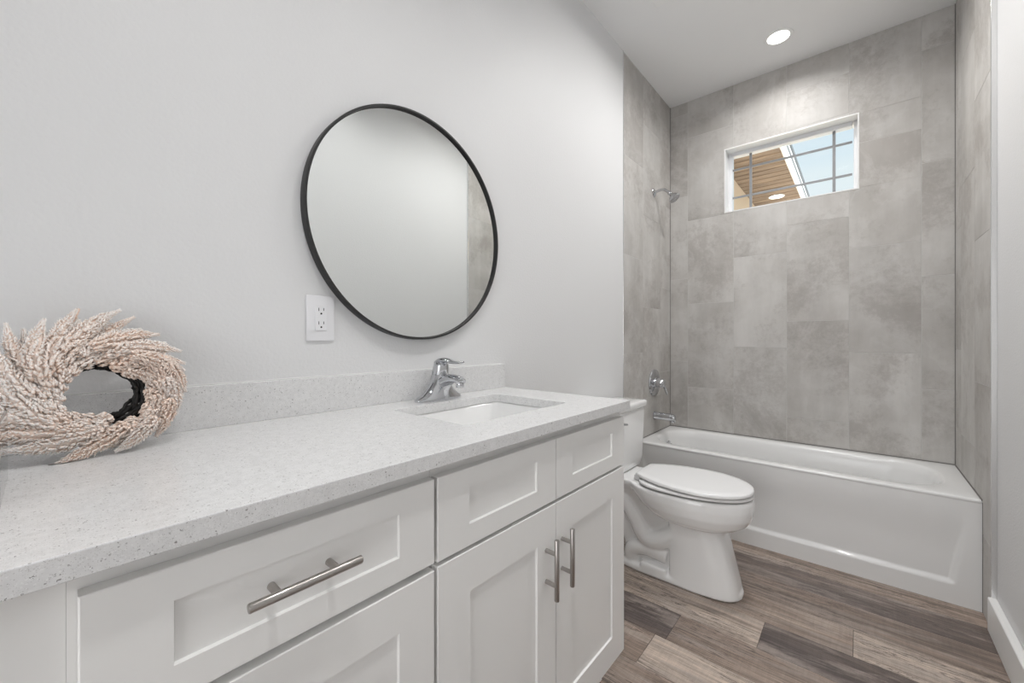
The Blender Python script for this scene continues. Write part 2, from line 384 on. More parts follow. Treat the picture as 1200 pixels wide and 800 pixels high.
# metal edge profiles where the tile stops
bm = bmesh.new(); box(bm, (XT-.001, -.0035, 0), (XT+.005, TT, H), .0012, 2); obj('trim_2', bm, m_alu, kind='structure')
bm = bmesh.new(); box(bm, (XTR-.001, -W-TT, 0), (XTR+.005, -W+.0015, H), .0012, 2); obj('trim_3', bm, m_alu, kind='structure')
# window opening edge
bm = bmesh.new(); e = .007
def wr_(a, x): return [Vector((x, WY0-a, WZ0-a)), Vector((x, WY1+a, WZ0-a)), Vector((x, WY1+a, WZ1+a)), Vector((x, WY0-a, WZ1+a))]
loft(bm, [wr_(e, XB+.004), wr_(e, XB-.001), wr_(e-.001, XB-.002), wr_(-.0005, XB-.002), wr_(-.001, XB-.001), wr_(-.001, XB+.09)], caps=False)
obj('trim_4', bm, m_trim, kind='structure')
# window unit
XW = XB+.085
win = bpy.data.objects.new('window_1', None); C.objects.link(win); win['kind'] = 'structure'; win.location = (XW, (WY0+WY1)/2, WZ0)
bpy.context.view_layer.update()
def wpart(name, bm, m):
    o = obj(name, bm, m, kind='structure'); o.parent = win; o.matrix_parent_inverse = win.matrix_world.inverted(); return o
fw = .026
bm = bmesh.new()
for a, c in (((XW, WY0, WZ0), (XW+.06, WY0+.019, WZ1)), ((XW, WY1-fw, WZ0), (XW+.06, WY1, WZ1)), ((XW, WY0+fw, WZ0), (XW+.06, WY1-fw, WZ0+fw)), ((XW, WY0+fw, WZ1-fw), (XW+.06, WY1-fw, WZ1))):
    box(bm, a, c, .003)
wpart('window_frame', bm, m_vinyl)
bm = bmesh.new()
for yy in (-.535, -1.005): box(bm, (XW+.018, yy-.008, WZ0+fw), (XW+.030, yy+.008, WZ1-fw), .002)
for zz in (2.196, 2.40): box(bm, (XW+.019, WY0+fw, zz-.007), (XW+.029, WY1-fw, zz+.007), .002)
wpart('window_grid', bm, m_grid)
bm = bmesh.new(); box(bm, (XW+.034, WY0+.02, WZ0+.02), (XW+.038, WY1-.02, WZ1-.02)); wpart('window_pane', bm, m_pane)

# floor planks along Y, .18 wide
bm = bmesh.new(); lay = bm.loops.layers.float_color.new('plank')
pw = .18; xs0 = 1.57-pw*20
known = {0: [(-.56, (.62,.12)), None], }
spec = { # column index from x=1.57: list of (y_end_low, tone) walking from y=0 down
 -2: [(-.30,.75), (-.9,.55), (-2,.5)],
 -1: [(-.52,.60), (-1.05,.95), (-2,.35)],
  0: [(-.56,.05), (-1.30,.56), (-2,.75)],
  1: [(-.835,.92), (-1.42,.03), (-2,.5)],
  2: [(-1.11,.52), (-2,.97)],
  3: [(-.25,.5), (-2,.50)],
  4: [(-.1,.6), (-2,.10)],
  5: [(-2,.66)],
}
def plank(x0, x1, y0, y1, tone):
    g = .0006; e = .0012; zt = 0; zb = -.0012
    x0 += g; x1 -= g; y0 += g; y1 -= g
    lo = [bm.verts.new(p) for p in ((x0,y0,zb),(x1,y0,zb),(x1,y1,zb),(x0,y1,zb))]
    hi = [bm.verts.new(p) for p in ((x0+e,y0+e,zt),(x1-e,y0+e,zt),(x1-e,y1-e,zt),(x0+e,y1-e,zt))]
    fs = [bm.faces.new(hi)]+[bm.faces.new((lo[i],lo[(i+1)%4],hi[(i+1)%4],hi[i])) for i in range(4)]
    c = (random.random(), tone, random.random(), 1)
    for f in fs:
        for lp in f.loops: lp[lay] = c
rf = random.Random(3)
for i in range(-23, 6):
    x0 = 1.57+i*pw; x1 = x0+pw
    if i in spec:
        y = 0.0
        for ye, tn in spec[i]:
            plank(x0, x1, ye if ye > -1.9 else -1.66, y, tn); y = ye
    else:
        y = .0
        while y > -1.6:
            L = rf.uniform(.5, 1.1); plank(x0, x1, max(y-L, -1.66), y, rf.random()); y -= L
fl = obj('floor', bm, m_floor, kind='structure')
m_sub = mat('plank_gap', (.05,.04,.035), .8)
bm = bmesh.new(); box(bm, (-2.6, -1.66, -.06), (XB+.2, .12, -.0013)); obj('floor_underlay', bm, m_sub, kind='structure')
# baseboards (stop at the tile)
bh = .135
bm = bmesh.new(); box(bm, (X0, -W-TT, 0), (XTR+.004, -1.514, bh), .005, 3); obj('baseboard_right', bm, m_trim, kind='structure')
bm = bmesh.new(); box(bm, (1.262, -.014, 0), (XT-.004, -.0005, bh), .004); obj('baseboard_left', bm, m_trim, kind='structure')
# added hall stub, unseen, enclosing the fill lamp beyond the doorway
bm = bmesh.new(); box(bm, (-2.6, -1.66, 0), (-2.5, .12, H)); box(bm, (-2.5, -1.66, 0), (X0-.1, -1.60, H)); box(bm, (-2.5, .0, 0), (X0-.1, .12, H)); box(bm, (-2.6, -1.66, H), (X0-.1, .12, H+.1))
obj('wall_hall_added', bm, m_wall, kind='structure')

# ------------------------------------------------------------ outside: eave of the neighbouring wing
nb = thing('house_wing', 'tan house wing with brown board soffit and white fascia, seen through the window', 'building', (6.5, .1, 0))
def nbp(name, bm, m):
    o = obj(name, bm, m); o.parent = nb; o.matrix_parent_inverse = Matrix.Translation((-6.5, -.1, 0)); return o
SX0, SX1 = XB+.25, 14.0; SZ = 3.2; SY = -.485
bm = bmesh.new(); box(bm, (SX0, .09, 0), (SX1, .25, SZ)); nbp('wall', bm, m_stucco)
bm = bmesh.new(); x = SX0
while x < SX1:
    box(bm, (x+.007, SY, SZ), (x+.143, .25, SZ+.02), .006, 1); x += .15
box(bm, (SX0, SY, SZ+.012), (SX1, .25, SZ+.03))
nbp('soffit', bm, m_soffit)
bm = bmesh.new(); box(bm, (SX0, SY-.02, SZ-.010), (SX1, SY, SZ+.14), .003); nbp('fascia', bm, m_fascia)
bm = bmesh.new(); box(bm, (SX0, SY-.026, SZ+.138), (SX1, SY, SZ+.160), .002); box(bm, (SX0, SY-.05, SZ+.192), (SX1, SY, SZ+.216), .002); nbp('drip_edge', bm, m_gutter)
bm = bmesh.new(); box(bm, (SX0, SY-.034, SZ+.160), (SX1, SY, SZ+.192), .002); nbp('roof_edge_board', bm, m_fascia)
bm = bmesh.new()
v = [bm.verts.new(p) for p in ((SX0, SY-.05, SZ+.2165), (SX1, SY-.05, SZ+.2165), (SX1, .6, SZ+.48), (SX0, .6, SZ+.48), (SX0, SY-.05, SZ+.225), (SX1, SY-.05, SZ+.225), (SX1, .6, SZ+.49), (SX0, .6, SZ+.49))]
for f in ((0,1,2,3),(4,5,6,7),(0,1,5,4),(1,2,6,5),(2,3,7,6),(3,0,4,7)): bm.faces.new([v[q] for q in f])
nbp('roof', bm, m_roof)
sl = thing('soffit_light', 'round white recessed light glowing in the brown soffit outside', 'light', (6.89, -.23, SZ-.001))
bm = bmesh.new(); lathe(bm, [(.085, -.004), (.085, .001)], 32); obj('light_lens', bm, m_emit, sl)
bm = bmesh.new(); lathe(bm, [(.085,-.006),(.10,-.006),(.10,.0),(.085,.0)], 32, caps=False); obj('trim_ring', bm, m_fascia, sl)
m_ground = mat('bounce_paving', (.62,.60,.56), .9); add_bump(m_ground, 30, .5)
bm = bmesh.new(); box(bm, (XB+.2, -16, -.3), (26, 12, -.1)); obj('ground', bm, m_ground, kind='structure')  # unseen ground, added and kept pale to bounce light upward

# ------------------------------------------------------------ ceiling fixtures
LL = ['recessed round ceiling light glowing above the bathtub', 'recessed round ceiling light above the floor in front of the toilet, outside the frame, added for even light', 'recessed round ceiling light in front of the sink, outside the frame, added for even light', 'recessed round ceiling light above the left half of the vanity, outside the frame, added for even light']
for i, (x, y) in enumerate(LAMPS):  # first is the tub light; the rest are added fixtures, unseen
    t = thing('recessed_light', LL[i], 'light', (x, y, H), 'recessed ceiling lights')
    bm = bmesh.new(); lathe(bm, [(.056, -.003), (.056, 0)], 40); obj('light_lens', bm, m_emit, t)
    bm = bmesh.new(); lathe(bm, [(.056,-.002),(.058,-.005),(.073,-.004),(.076,0),(.056,0)], 40, caps=False); obj('trim_ring', bm, m_trim, t)
    a = area('lamp_glow', (x, y, H-.012), .12, .12, LAMP_W[i], (0,0,0), (1,.99,.98), 'DISK'); a.data.spread = math.radians((150, 165, 140, 125)[i])
t = thing('exhaust_fan', 'white square ceiling fan grille at the top edge of the picture', 'fan', (2.03, -.44, H))
bm = bmesh.new(); box(bm, (-.15, -.15, -.018), (.15, .15, 0), .006); obj('cover', bm, m_trim, t)
bm = bmesh.new()
for k in range(8): box(bm, (-.12, -.12+k*.027-.003, -.0195), (.12, -.12+k*.027+.003, -.017))
obj('grille_slots', bm, m_dark, t)

# ------------------------------------------------------------ bathtub
tub = thing('bathtub', 'white alcove bathtub with smooth apron below the grey stone tiles', 'bathtub', (2.9, -.76, 0))
XF = 2.595; ZR = .475
def at_tub(bm):
    bmesh.ops.translate(bm, verts=bm.verts, vec=(-2.9, .76, 0))
    return bm
bm = bmesh.new()
cx, cy = (XF+XB)/2, -W/2
hx, hy = (XB-XF)/2-.001, W/2-.001
def ring(cx_, cy_, hx_, hy_, r_, z_): return [Vector((x, y, z_)) for x, y in rrect(cx_, cy_, hx_, hy_, r_, 10)]
icx = XF+.075+(XB-.075-XF-.075)/2
R = [ring(cx, cy, hx-.006, hy-.001, .004, ZR-.020), ring(cx, cy, hx, hy, .004, ZR-.016), ring(cx, cy, hx, hy, .004, ZR-.007), ring(cx, cy, hx-.002, hy-.001, .006, ZR-.002), ring(cx, cy, hx-.008, hy-.006, .008, ZR)]
ih, iv = .235, .685; iy = -.745
R += [ring(icx, iy, ih+.018, iv+.018, .20, ZR+.0005), ring(icx, iy, ih+.006, iv+.006, .19, ZR-.003), ring(icx, iy, ih-.004, iv-.004, .185, ZR-.014),
      ring(icx, iy, ih-.012, iv-.014, .18, ZR-.05), ring(icx, iy+.012, ih-.03, iv-.045, .17, ZR-.17), ring(icx, iy+.03, ih-.05, iv-.09, .15, ZR-.30),
      ring(icx, iy+.04, ih-.075, iv-.13, .13, ZR-.36), ring(icx, iy+.045, ih-.12, iv-.18, .10, ZR-.385), ring(icx, iy+.045, ih-.2, iv-.4, .03, ZR-.39)]
L = loft(bm, R, caps=False); bm.faces.new(L[-1])
obj('basin', at_tub(bm), m_tub, tub, smooth=True)
# apron: a grid whose panel is recessed, ledge at the bottom
bm = bmesh.new(); NY, NZ = 240, 80; G = []
zt = ZR-.015
for i in range(NY+1):
    y = -W+.001+(W-.002)*i/NY; row = []
    for j in range(NZ+1):
        zz = zt*j/NZ
        # panel side edges slope outwards towards the top
        yl = -1.447-.045*(zz-.09)/.3; yr = -.075+.045*(zz-.09)/.3
        side = smoothstep(yl, yl+.022, y)*smoothstep(-yr, -yr+.022, -y)
        bot = smoothstep(.085, .104, zz)
        top = 1-smoothstep(.22, .43, zz)
        d = .012*side*bot*top
        x = XF+.0015+d
        row.append(bm.verts.new((x, y, zz)))
    G.append(row)
for i in range(NY):
    for j in range(NZ): bm.faces.new((G[i][j], G[i][j+1], G[i+1][j+1], G[i+1][j]))
# thickness behind
box(bm, (XF+.022, -W+.002, .0), (XF+.03, -.002, zt))
obj('apron', at_tub(bm), m_tub, tub, smooth=True, recalc=True)
bm = bmesh.new(); M = Matrix.Translation((2.89, -.098, ZR-.072)) @ Matrix.Rotation(math.radians(90+8), 4, 'X')
lathe(bm, [(.001,.0),(.034,.0),(.036,.003),(.034,.009),(.012,.012),(.001,.012)], 32, M)
tube(bm, [(2.89, -.112, ZR-.070), (2.89, -.126, ZR-.058)], [.006, .005], 8)
obj('overflow_cover', at_tub(bm), m_chrome, tub, auto=40)
bm = bmesh.new(); lathe(bm, [(.001,0),(.03,0),(.032,.003),(.02,.004),(.001,.004)], 24, Matrix.Translation((icx, -.27, ZR-.389))); obj('drain', at_tub(bm), m_chrome, tub, auto=40)
m_joint = mat('dark_joint_sealant', (.20,.19,.18), .7)  # dark silicone in the tile and tub joints
bm = bmesh.new(); box(bm, (XB-.0035, -W+.001, ZR-.004), (XB-.0005, -.001, ZR+.0035)); box(bm, (XF+.01, -.0035, ZR-.004), (XB, -.0005, ZR+.003)); box(bm, (XF+.004, -W+.0005, ZR-.004), (XB, -W+.0035, ZR+.003))
obj('sealant_joint', at_tub(bm), m_joint, tub)
bm = bmesh.new(); box(bm, (XB-.0035, -.0035, ZR), (XB+.001, .001, H)); box(bm, (XB-.0035, -W-.001, ZR), (XB+.001, -W+.0035, H)); box(bm, (XF-.0032, -W-.001, 0), (XF+.002, -W+.0015, ZR-.01))
obj('trim_6', bm, m_joint, kind='structure')

# ------------------------------------------------------------ shower fittings
t = thing('shower_head', 'small chrome shower head on a curved arm high on the tiled wall', 'shower head', (2.89, 0, 2.212))
bm = bmesh.new(); lathe(bm, [(.002,0),(.030,0),(.030,.003),(.022,.010),(.012,.014),(.002,.014)], 28, Matrix.Rotation(PI/2, 4, 'X')); obj('flange', bm, m_chrome, t, auto=40)
bm = bmesh.new(); tube(bm, spline([(0,0,0),(0,-.04,.010),(0,-.075,.006),(0,-.115,-.028)], 8), .0095, 14); obj('arm', bm, m_chrome, t, smooth=True)
bm = bmesh.new(); D = Vector((0,-.62,-.78)).normalized(); M = Matrix.Translation((0,-.110,-.024)) @ D.to_track_quat('Z','Y').to_matrix().to_4x4()
lathe(bm, [(.002,-.006),(.013,-.004),(.015,.006),(.012,.014),(.016,.022),(.030,.040),(.040,.052),(.041,.062),(.036,.066),(.002,.066)], 32, M)
obj('head', bm, m_chrome, t, auto=40)
m_rub = mat('nozzle_grey', (.18,.18,.19), .5)
bm = bmesh.new()
for rr, kk in ((.012,6),(.022,12),(.031,18)):
    for q in range(kk):
        a = 2*PI*q/kk; lathe(bm, [(.0017,.065),(.0012,.0685)], 6, M @ Matrix.Translation((rr*math.cos(a), rr*math.sin(a), 0)))
obj('nozzles', bm, m_rub, t)
t = thing('shower_valve', 'round chrome shower valve plate with a lever handle below the shower head', 'valve', (2.89, 0, .84))
bm = bmesh.new(); lathe(bm, [(.002,0),(.096,0),(.098,.004),(.094,.011),(.060,.017),(.042,.019),(.040,.024),(.002,.024)], 48, Matrix.Rotation(PI/2,4,'X')); obj('escutcheon', bm, m_chrome, t, auto=30)
bm = bmesh.new(); lathe(bm, [(.002,.02),(.034,.02),(.033,.05),(.029,.074),(.020,.082),(.002,.084)], 32, Matrix.Rotation(PI/2,4,'X'))
tube(bm, spline([(0,-.062,-.01),(.028,-.070,-.04),(.045,-.080,-.085)], 6), [.014]*6+[.012]*4+[.010,.009,.007], 12, flat=.55)
obj('handle', bm, m_chrome, t, auto=40)
t = thing('tub_spout', 'chrome tub spout on the tiled wall above the bathtub rim', 'spout', (2.9, 0, .602))
bm = bmesh.new()
secs = [(.0,.030,.030,0),(.006,.031,.031,0),(.012,.027,.027,0),(.06,.026,.026,0),(.11,.025,.026,-.001),(.135,.024,.027,-.004),(.148,.021,.023,-.008),(.153,.012,.013,-.012)]
loft(bm, [[Vector((a*math.cos(2*PI*k/28), -y, c+b2*math.sin(2*PI*k/28))) for k in range(28)] for y, a, b2, c in secs])
lathe(bm, [(.017,0),(.018,-.018),(.014,-.020),(.002,-.020)], 24, Matrix.Translation((0,-.128,-.018)))
obj('spout_body', bm, m_chrome, t, auto=45)

# ------------------------------------------------------------ toilet
TX = 2.045
toi = thing('toilet', 'white two-piece toilet with closed lid standing between vanity and bathtub', 'toilet', (TX, -.4, 0))
def tl(bm): bmesh.ops.translate(bm, verts=bm.verts, vec=(0, .4, 0)); return bm
def egg(yf, yb, hw, z, n=56, pf=2.0, pb=2.6, ycr=.42):
    """egg outline: front tip yf (negative), back yb, widest at ycr from the back"""
    yc = yb+(yf-yb)*ycr; pts = []
    for k in range(n):
        a = 2*PI*k/n; c, s = math.cos(a), math.sin(a)
        p = pf if s < 0 else pb
        x = hw*math.copysign(abs(c)**(2/p), c)
        y = yc + (yc-yf)*math.copysign(abs(s)**(2/p), s) if s < 0 else yc + (yb-yc)*abs(s)**(2/p)
        pts.append(Vector((x, y, z)))
    return pts
bm = bmesh.new()
# foot plinth
loft(bm, [egg(-.735,-.17,.112,.0,pf=2.6,pb=5,ycr=.5), egg(-.735,-.17,.112,.022,pf=2.6,pb=5,ycr=.5), egg(-.725,-.175,.104,.030,pf=2.6,pb=5,ycr=.5)])
# front pedestal column, wide flat flank, tapering up
loft(bm, [egg(-.731,-.435,.112,.005,pf=3.0,pb=8,ycr=.5), egg(-.722,-.435,.110,.05,pf=3.0,pb=8,ycr=.5), egg(-.690,-.435,.109,.18,pf=3.0,pb=8,ycr=.5),
          egg(-.668,-.430,.109,.27,pf=2.8,pb=6,ycr=.5), egg(-.66,-.42,.112,.34,pf=2.6,pb=6,ycr=.5)])
# rear core of the pedestal
loft(bm, [egg(-.50,-.19,.076,.0,pf=5,pb=5,ycr=.5), egg(-.50,-.19,.070,.10,pf=5,pb=5,ycr=.5), egg(-.50,-.15,.066,.22,pf=5,pb=5,ycr=.5), egg(-.50,-.07,.085,.36,pf=5,pb=5,ycr=.5), egg(-.50,-.035,.11,.42,pf=5,pb=5,ycr=.5)])
# trapway relief on both flanks
for s in (-1, 1):
    tube(bm, spline([(s*.055,-.50,.27),(s*.066,-.40,.18),(s*.068,-.32,.17),(s*.062,-.26,.26),(s*.060,-.20,.33),(s*.05,-.12,.36)], 7), .046, 14)
    tube(bm, spline([(s*.055,-.24,.02),(s*.066,-.25,.09),(s*.066,-.32,.115),(s*.055,-.42,.10)], 7), .040, 14)
    box(bm, (s*.112 if s < 0 else .05, -.43, .02), (-.05 if s < 0 else .112, -.30, .055), .008)
# bowl: shell widening to the rim, under-curve rising towards the back
loft(bm, [egg(-.66,-.42,.10,.285,pf=2.2,pb=2.6,ycr=.5), egg(-.712,-.35,.135,.300,pf=2.1,pb=2.5,ycr=.48), egg(-.752,-.31,.162,.325,pf=2.1,pb=2.5,ycr=.46), egg(-.772,-.27,.178,.360,pf=2.1,pb=2.5,ycr=.45),
          egg(-.778,-.24,.185,.400,pf=2.1,pb=2.6,ycr=.44), egg(-.777,-.22,.186,.430,pf=2.1,pb=2.6,ycr=.44), egg(-.772,-.22,.182,.444,pf=2.1,pb=2.6,ycr=.44)])
# rear deck under the tank
def rr3(cy_, hx_, hy_, r_, z_): return [Vector((x, y, z_)) for x, y in rrect(0, cy_, hx_, hy_, r_, 8)]
loft(bm, [rr3(-.17,.07,.13,.03,.36), rr3(-.165,.11,.145,.04,.405), rr3(-.165,.125,.15,.04,.425), rr3(-.165,.125,.15,.04,.448)])
bowl = obj('bowl', tl(bm), m_cer, toi, smooth=True)
md = bowl.modifiers.new('fuse', 'REMESH'); md.mode = 'VOXEL'; md.voxel_size = .0045; md.use_smooth_shade = True
md = bowl.modifiers.new('soften', 'SMOOTH'); md.factor = .6; md.iterations = 9
# seat and lid
def slabegg(bm, z0, z1, hw, yf, yb, e):
    k = dict(pf=2.05, pb=3.2, ycr=.40)
    loft(bm, [egg(yf+.05, yb-.03, hw-.05, z0+.004, **k), egg(yf+.022, yb-.022, hw-.022, z0+.004, **k), egg(yf+.016, yb-.016, hw-.016, z0, **k), egg(yf+e, yb-e, hw-e, z0, **k), egg(yf, yb, hw, z0+e*.6, **k), egg(yf, yb, hw, z1-e, **k), egg(yf+e*.35, yb-e*.35, hw-e*.35, z1-e*.3, **k), egg(yf+e*1.2, yb-e*1.2, hw-e*1.2, z1, **k), egg(yf+.06, yb-.04, hw-.06, z1+.0015, **k)])
bm = bmesh.new(); slabegg(bm, .4512, .4640, .183, -.774, -.285, .004); obj('seat', tl(bm), m_seat, toi, auto=50)
def lid_outline(z, ins=0):
    pts = []
    n = 64
    # front half ellipse, sides converging to a narrower straight back
    F, B, hw, bw, yc = -.775+ins, -.275-ins, .184-ins, .098-ins*.6, -.545
    for k in range(n//2+1):
        a = PI+PI*k/(n//2); c, s = math.cos(a), math.sin(a)
        pts.append(Vector((hw*math.copysign(abs(c)**.95, c), yc+(yc-F)*s, z)))
    m = 14
    for k in range(1, m):
        t_ = k/m; y = yc+(B-yc)*t_
        pts.append(Vector((hw-(hw-bw)*(t_**2.1), y, z)))
    for k in range(0, 9):
        pts.append(Vector((bw-2*bw*k/8, B+.004*math.sin(PI*k/8), z)))
    for k in range(1, m):
        t_ = 1-k/m; y = yc+(B-yc)*t_
        pts.append(Vector((-(hw-(hw-bw)*(t_**2.1)), y, z)))
    return pts
bm = bmesh.new(); loft(bm, [lid_outline(.4745,.05), lid_outline(.4745,.022), lid_outline(.4702,.016), lid_outline(.4700,.004), lid_outline(.473,0), lid_outline(.482,0), lid_outline(.4860,.0025), lid_outline(.4882,.008), lid_outline(.4895,.04)])
obj('lid', tl(bm), m_seat, toi, auto=50)
for s in (-1,1):
    bm = bmesh.new(); box(bm, (s*.075-.018, -.30, .447), (s*.075+.018, -.262, .474), .006); obj('hinge', tl(bm), m_seat, toi, auto=40)
# tank
bm = bmesh.new()
TYC = -.112
def tk(hx_, hy_, r_, z_, dy=0): return [Vector((x, y, z_)) for x, y in rrect(0, TYC+dy, hx_, hy_, r_, 8)]
loft(bm, [tk(.165,.070,.035,.447), tk(.185,.080,.035,.458), tk(.195,.086,.035,.50), tk(.208,.090,.035,.68), tk(.212,.091,.035,.772)])
obj('tank', tl(bm), m_cer, toi, auto=50)
bm = bmesh.new()
loft(bm, [tk(.212,.090,.035,.772), tk(.222,.098,.03,.778), tk(.224,.100,.03,.798), tk(.221,.097,.03,.808), tk(.212,.088,.03,.812), tk(.12,.05,.03,.813)])
obj('tank_lid', tl(bm), m_cer, toi, auto=50)
bm = bmesh.new(); lathe(bm, [(.002,0),(.014,0),(.014,.008),(.002,.010)], 20, Matrix.Translation((-.15, TYC-.09, .725)) @ Matrix.Rotation(PI/2,4,'X'))
tube(bm, [(-.15,TYC-.102,.725),(-.115,TYC-.108,.722),(-.075,TYC-.108,.715)], [.007,.006,.005], 10); obj('flush_lever', tl(bm), m_chrome, toi, auto=40)

# ------------------------------------------------------------ vanity cabinets
FY = -.545; CY = -.525; ZC = .960; CT = .0275; ZU = ZC-CT-.0005
def shaker(bm, x0, x1, z0, z1, ins_x, ins_t, ins_b, yf=FY, th=.0195, rec=.0052):
    """panel with raised frame; front face at yf"""
    yb = yf+th; bv = .0012
    def rc(x0_,x1_,z0_,z1_,y): return [(x0_,y,z0_),(x1_,y,z0_),(x1_,y,z1_),(x0_,y,z1_)]
    loops = [rc(x0,x1,z0,z1,yb), rc(x0,x1,z0,z1,yf+bv), rc(x0+bv,x1-bv,z0+bv,z1-bv,yf),
             rc(x0+ins_x[0],x1-ins_x[1],z0+ins_b,z1-ins_t,yf), rc(x0+ins_x[0]+.0015,x1-ins_x[1]-.0015,z0+ins_b+.0015,z1-ins_t-.0015,yf+rec)]
    loft(bm, [[Vector(p) for p in lp] for lp in loops])
def bar_handle(parent, c, axis, L=.146, yoff=-.032):
    """c: centre on door face (local coords)"""
    bm = bmesh.new(); d = Vector((1,0,0)) if axis == 'x' else Vector((0,0,1))
    c = Vector(c); p = c+Vector((0,yoff,0))
    q = d.to_track_quat('Z','Y').to_matrix().to_4x4()
    lathe(bm, [(.001,-L/2),(.0052,-L/2),(.006,-L/2+.0012),(.006,L/2-.0012),(.0052,L/2),(.001,L/2)], 24, Matrix.Translation(p) @ q)
    for s in (-1,1):
        a = c+d*s*.038
        tube(bm, [a, a+Vector((0,yoff,0))], .0052, 16)
    return obj('handle', bm, m_nickel, parent, auto=40)

def carcass(bm, x0, x1):
    box(bm, (x0, CY, .115), (x0+.018, -.004, ZU)); box(bm, (x1-.018, CY, .115), (x1, -.004, ZU))
    box(bm, (x0+.018, CY, .115), (x1-.018, -.004, .133)); box(bm, (x0+.018, -.012, .133), (x1-.018, -.004, ZU))
    # face frame
    box(bm, (x0+.018, CY, ZU-.040), (x1-.018, CY+.018, ZU)); box(bm, (x0+.018, CY, .133), (x1-.018, CY+.018, .16)); 
    box(bm, (x0+.018, CY, .735), (x1-.018, CY+.018, .765)); box(bm, (x0+.018, CY, .16), (x0+.045, CY+.018, ZU-.04)); box(bm, (x1-.045, CY, .16), (x1-.018, CY+.018, ZU-.04))
def toekick(parent, x0, x1):
    bm = bmesh.new(); box(bm, (x0, CY+.062, .0), (x1, CY+.078, .1155)); box(bm, (x0, CY+.078, 0), (x0+.016, -.004, .1155)); box(bm, (x1-.016, CY+.078, 0), (x1, -.004, .1155)); obj('toe_kick', bm, m_cab, parent)

# drawer bank
c1 = thing('drawer_cabinet', 'white shaker drawer cabinet at the left, bar handle on its top drawer', 'cabinet', (0,0,0))
bm = bmesh.new(); carcass(bm, .0155, .4655); box(bm, (.0335, CY, .440), (.4475, CY+.018, .455)); obj('body', bm, m_cab, c1)
toekick(c1, .0155, .4655)
for z0, z1, it, ib in ((.755,.907,.039,.040), (.452,.742,.073,.073), (.147,.441,.073,.073)):
    bm = bmesh.new(); shaker(bm, .023, .462, z0, z1, (.073,.073), it, ib); d = obj('drawer', bm, m_cab, c1)
    bar_handle(d, (.2345, FY+.0075, .836 if z0 > .7 else (z0+z1)/2), 'x')
# sink base
c2 = thing('sink_cabinet', 'white shaker sink cabinet with two doors, under the sink and beside the toilet', 'cabinet', (0,0,0))
bm = bmesh.new(); carcass(bm, .4665, 1.242); box(bm, (.838, CY, .16), (.862, CY+.018, ZU-.04)); obj('body', bm, m_cab, c2)
toekick(c2, .4665, 1.242)
bm = bmesh.new(); shaker(bm, .4695, .8485, .753, .907, (.079,.080), .040, .043); obj('false_drawer_front', bm, m_cab, c2)
bm = bmesh.new(); shaker(bm, .8515, 1.239, .753, .907, (.075,.084), .040, .043); obj('false_drawer_front', bm, m_cab, c2)
bm = bmesh.new(); shaker(bm, .4695, .8485, .147, .745, (.082,.078), .082, .082); d = obj('door', bm, m_cab, c2); bar_handle(d, (.805, FY, .604), 'z')
bm = bmesh.new(); shaker(bm, .8515, 1.239, .147, .745, (.075,.082), .082, .082); d = obj('door', bm, m_cab, c2); bar_handle(d, (.8745, FY, .607), 'z')
# filler panel left of the drawers
bm = bmesh.new(); box(bm, (-.62, CY+.001, 0), (.0153, CY+.021, ZU)); tag(obj('filler_panel', bm, m_cab), 'plain white panel under the countertop at the left edge of the picture', 'panel')

# countertop with sink cut-out
ctop = thing('countertop', 'white speckled quartz countertop running along the mirror wall', 'countertop', (0,0,0))
XC = 1.248; XL = -.64; YF = -.5625
SXc, SYc, SHX, SHY, SR = .858, -.282, .2165, .152, .02
hole = rrect(SXc, SYc, SHX, SHY, SR, 6)
bm = bmesh.new()
def tri_fill(z):
    outer = [(XL,-.002),(XL,YF),(XC,YF),(XC,-.002)]
    ov = [bm.verts.new((x,y,z)) for x,y in outer]; hv = [bm.verts.new((x,y,z)) for x,y in hole]
    es = [bm.edges.new((ov[i],ov[(i+1)%4])) for i in range(4)]+[bm.edges.new((hv[i],hv[(i+1)%len(hv)])) for i in range(len(hv))]
    bmesh.ops.triangle_fill(bm, edges=es, use_beauty=True); return ov, hv
o1, h1 = tri_fill(ZC); o2, h2 = tri_fill(ZC-CT)
for A, B in ((o1,o2),(h1,h2)):
    for i in range(len(A)): bm.faces.new((A[i],A[(i+1)%len(A)],B[(i+1)%len(A)],B[i]))
slab = obj('slab', bm, m_quartz, ctop)
bv = slab.modifiers.new('eased', 'BEVEL'); bv.width = .0015; bv.segments = 2; bv.limit_method = 'ANGLE'
bm = bmesh.new(); box(bm, (XL, -.020, ZC), (1.2455, -.0005, ZC+.096), .0012); obj('backsplash', bm, m_quartz, ctop)
bm = bmesh.new(); box(bm, (XL, -.004, ZC+.0955), (1.2455, -.0002, ZC+.0985), .001); obj('caulk_bead', bm, m_caulk, ctop)

# sink basin (undermount)
sk = thing('sink', 'white rectangular undermount sink below the chrome faucet', 'sink', (SXc, SYc, ZC-CT))
bm = bmesh.new()
zz = -.001
def sr(hx_, hy_, r_, z_): return [Vector((x, y, z_)) for x, y in rrect(0, 0, hx_, hy_, r_, 8)]
Ls = loft(bm, [sr(SHX+.016,SHY+.016,.04,zz), sr(SHX+.003,SHY+.003,.03,zz), sr(SHX-.0015,SHY-.0015,.03,zz-.006), sr(SHX-.010,SHY-.010,.045,zz-.06), sr(SHX-.028,SHY-.026,.06,zz-.105),
               sr(SHX-.06,SHY-.055,.06,zz-.122), sr(SHX-.14,SHY-.10,.03,zz-.130), sr(.02,.02,.019,zz-.133)], caps=False)
bm.faces.new(Ls[-1])
loft(bm, [sr(SHX+.016,SHY+.016,.04,zz), sr(SHX+.016,SHY+.016,.05,zz-.02), sr(SHX+.004,SHY+.004,.06,zz-.10), sr(SHX-.05,SHY-.05,.06,zz-.145), sr(.03,.03,.02,zz-.15)], caps=False)
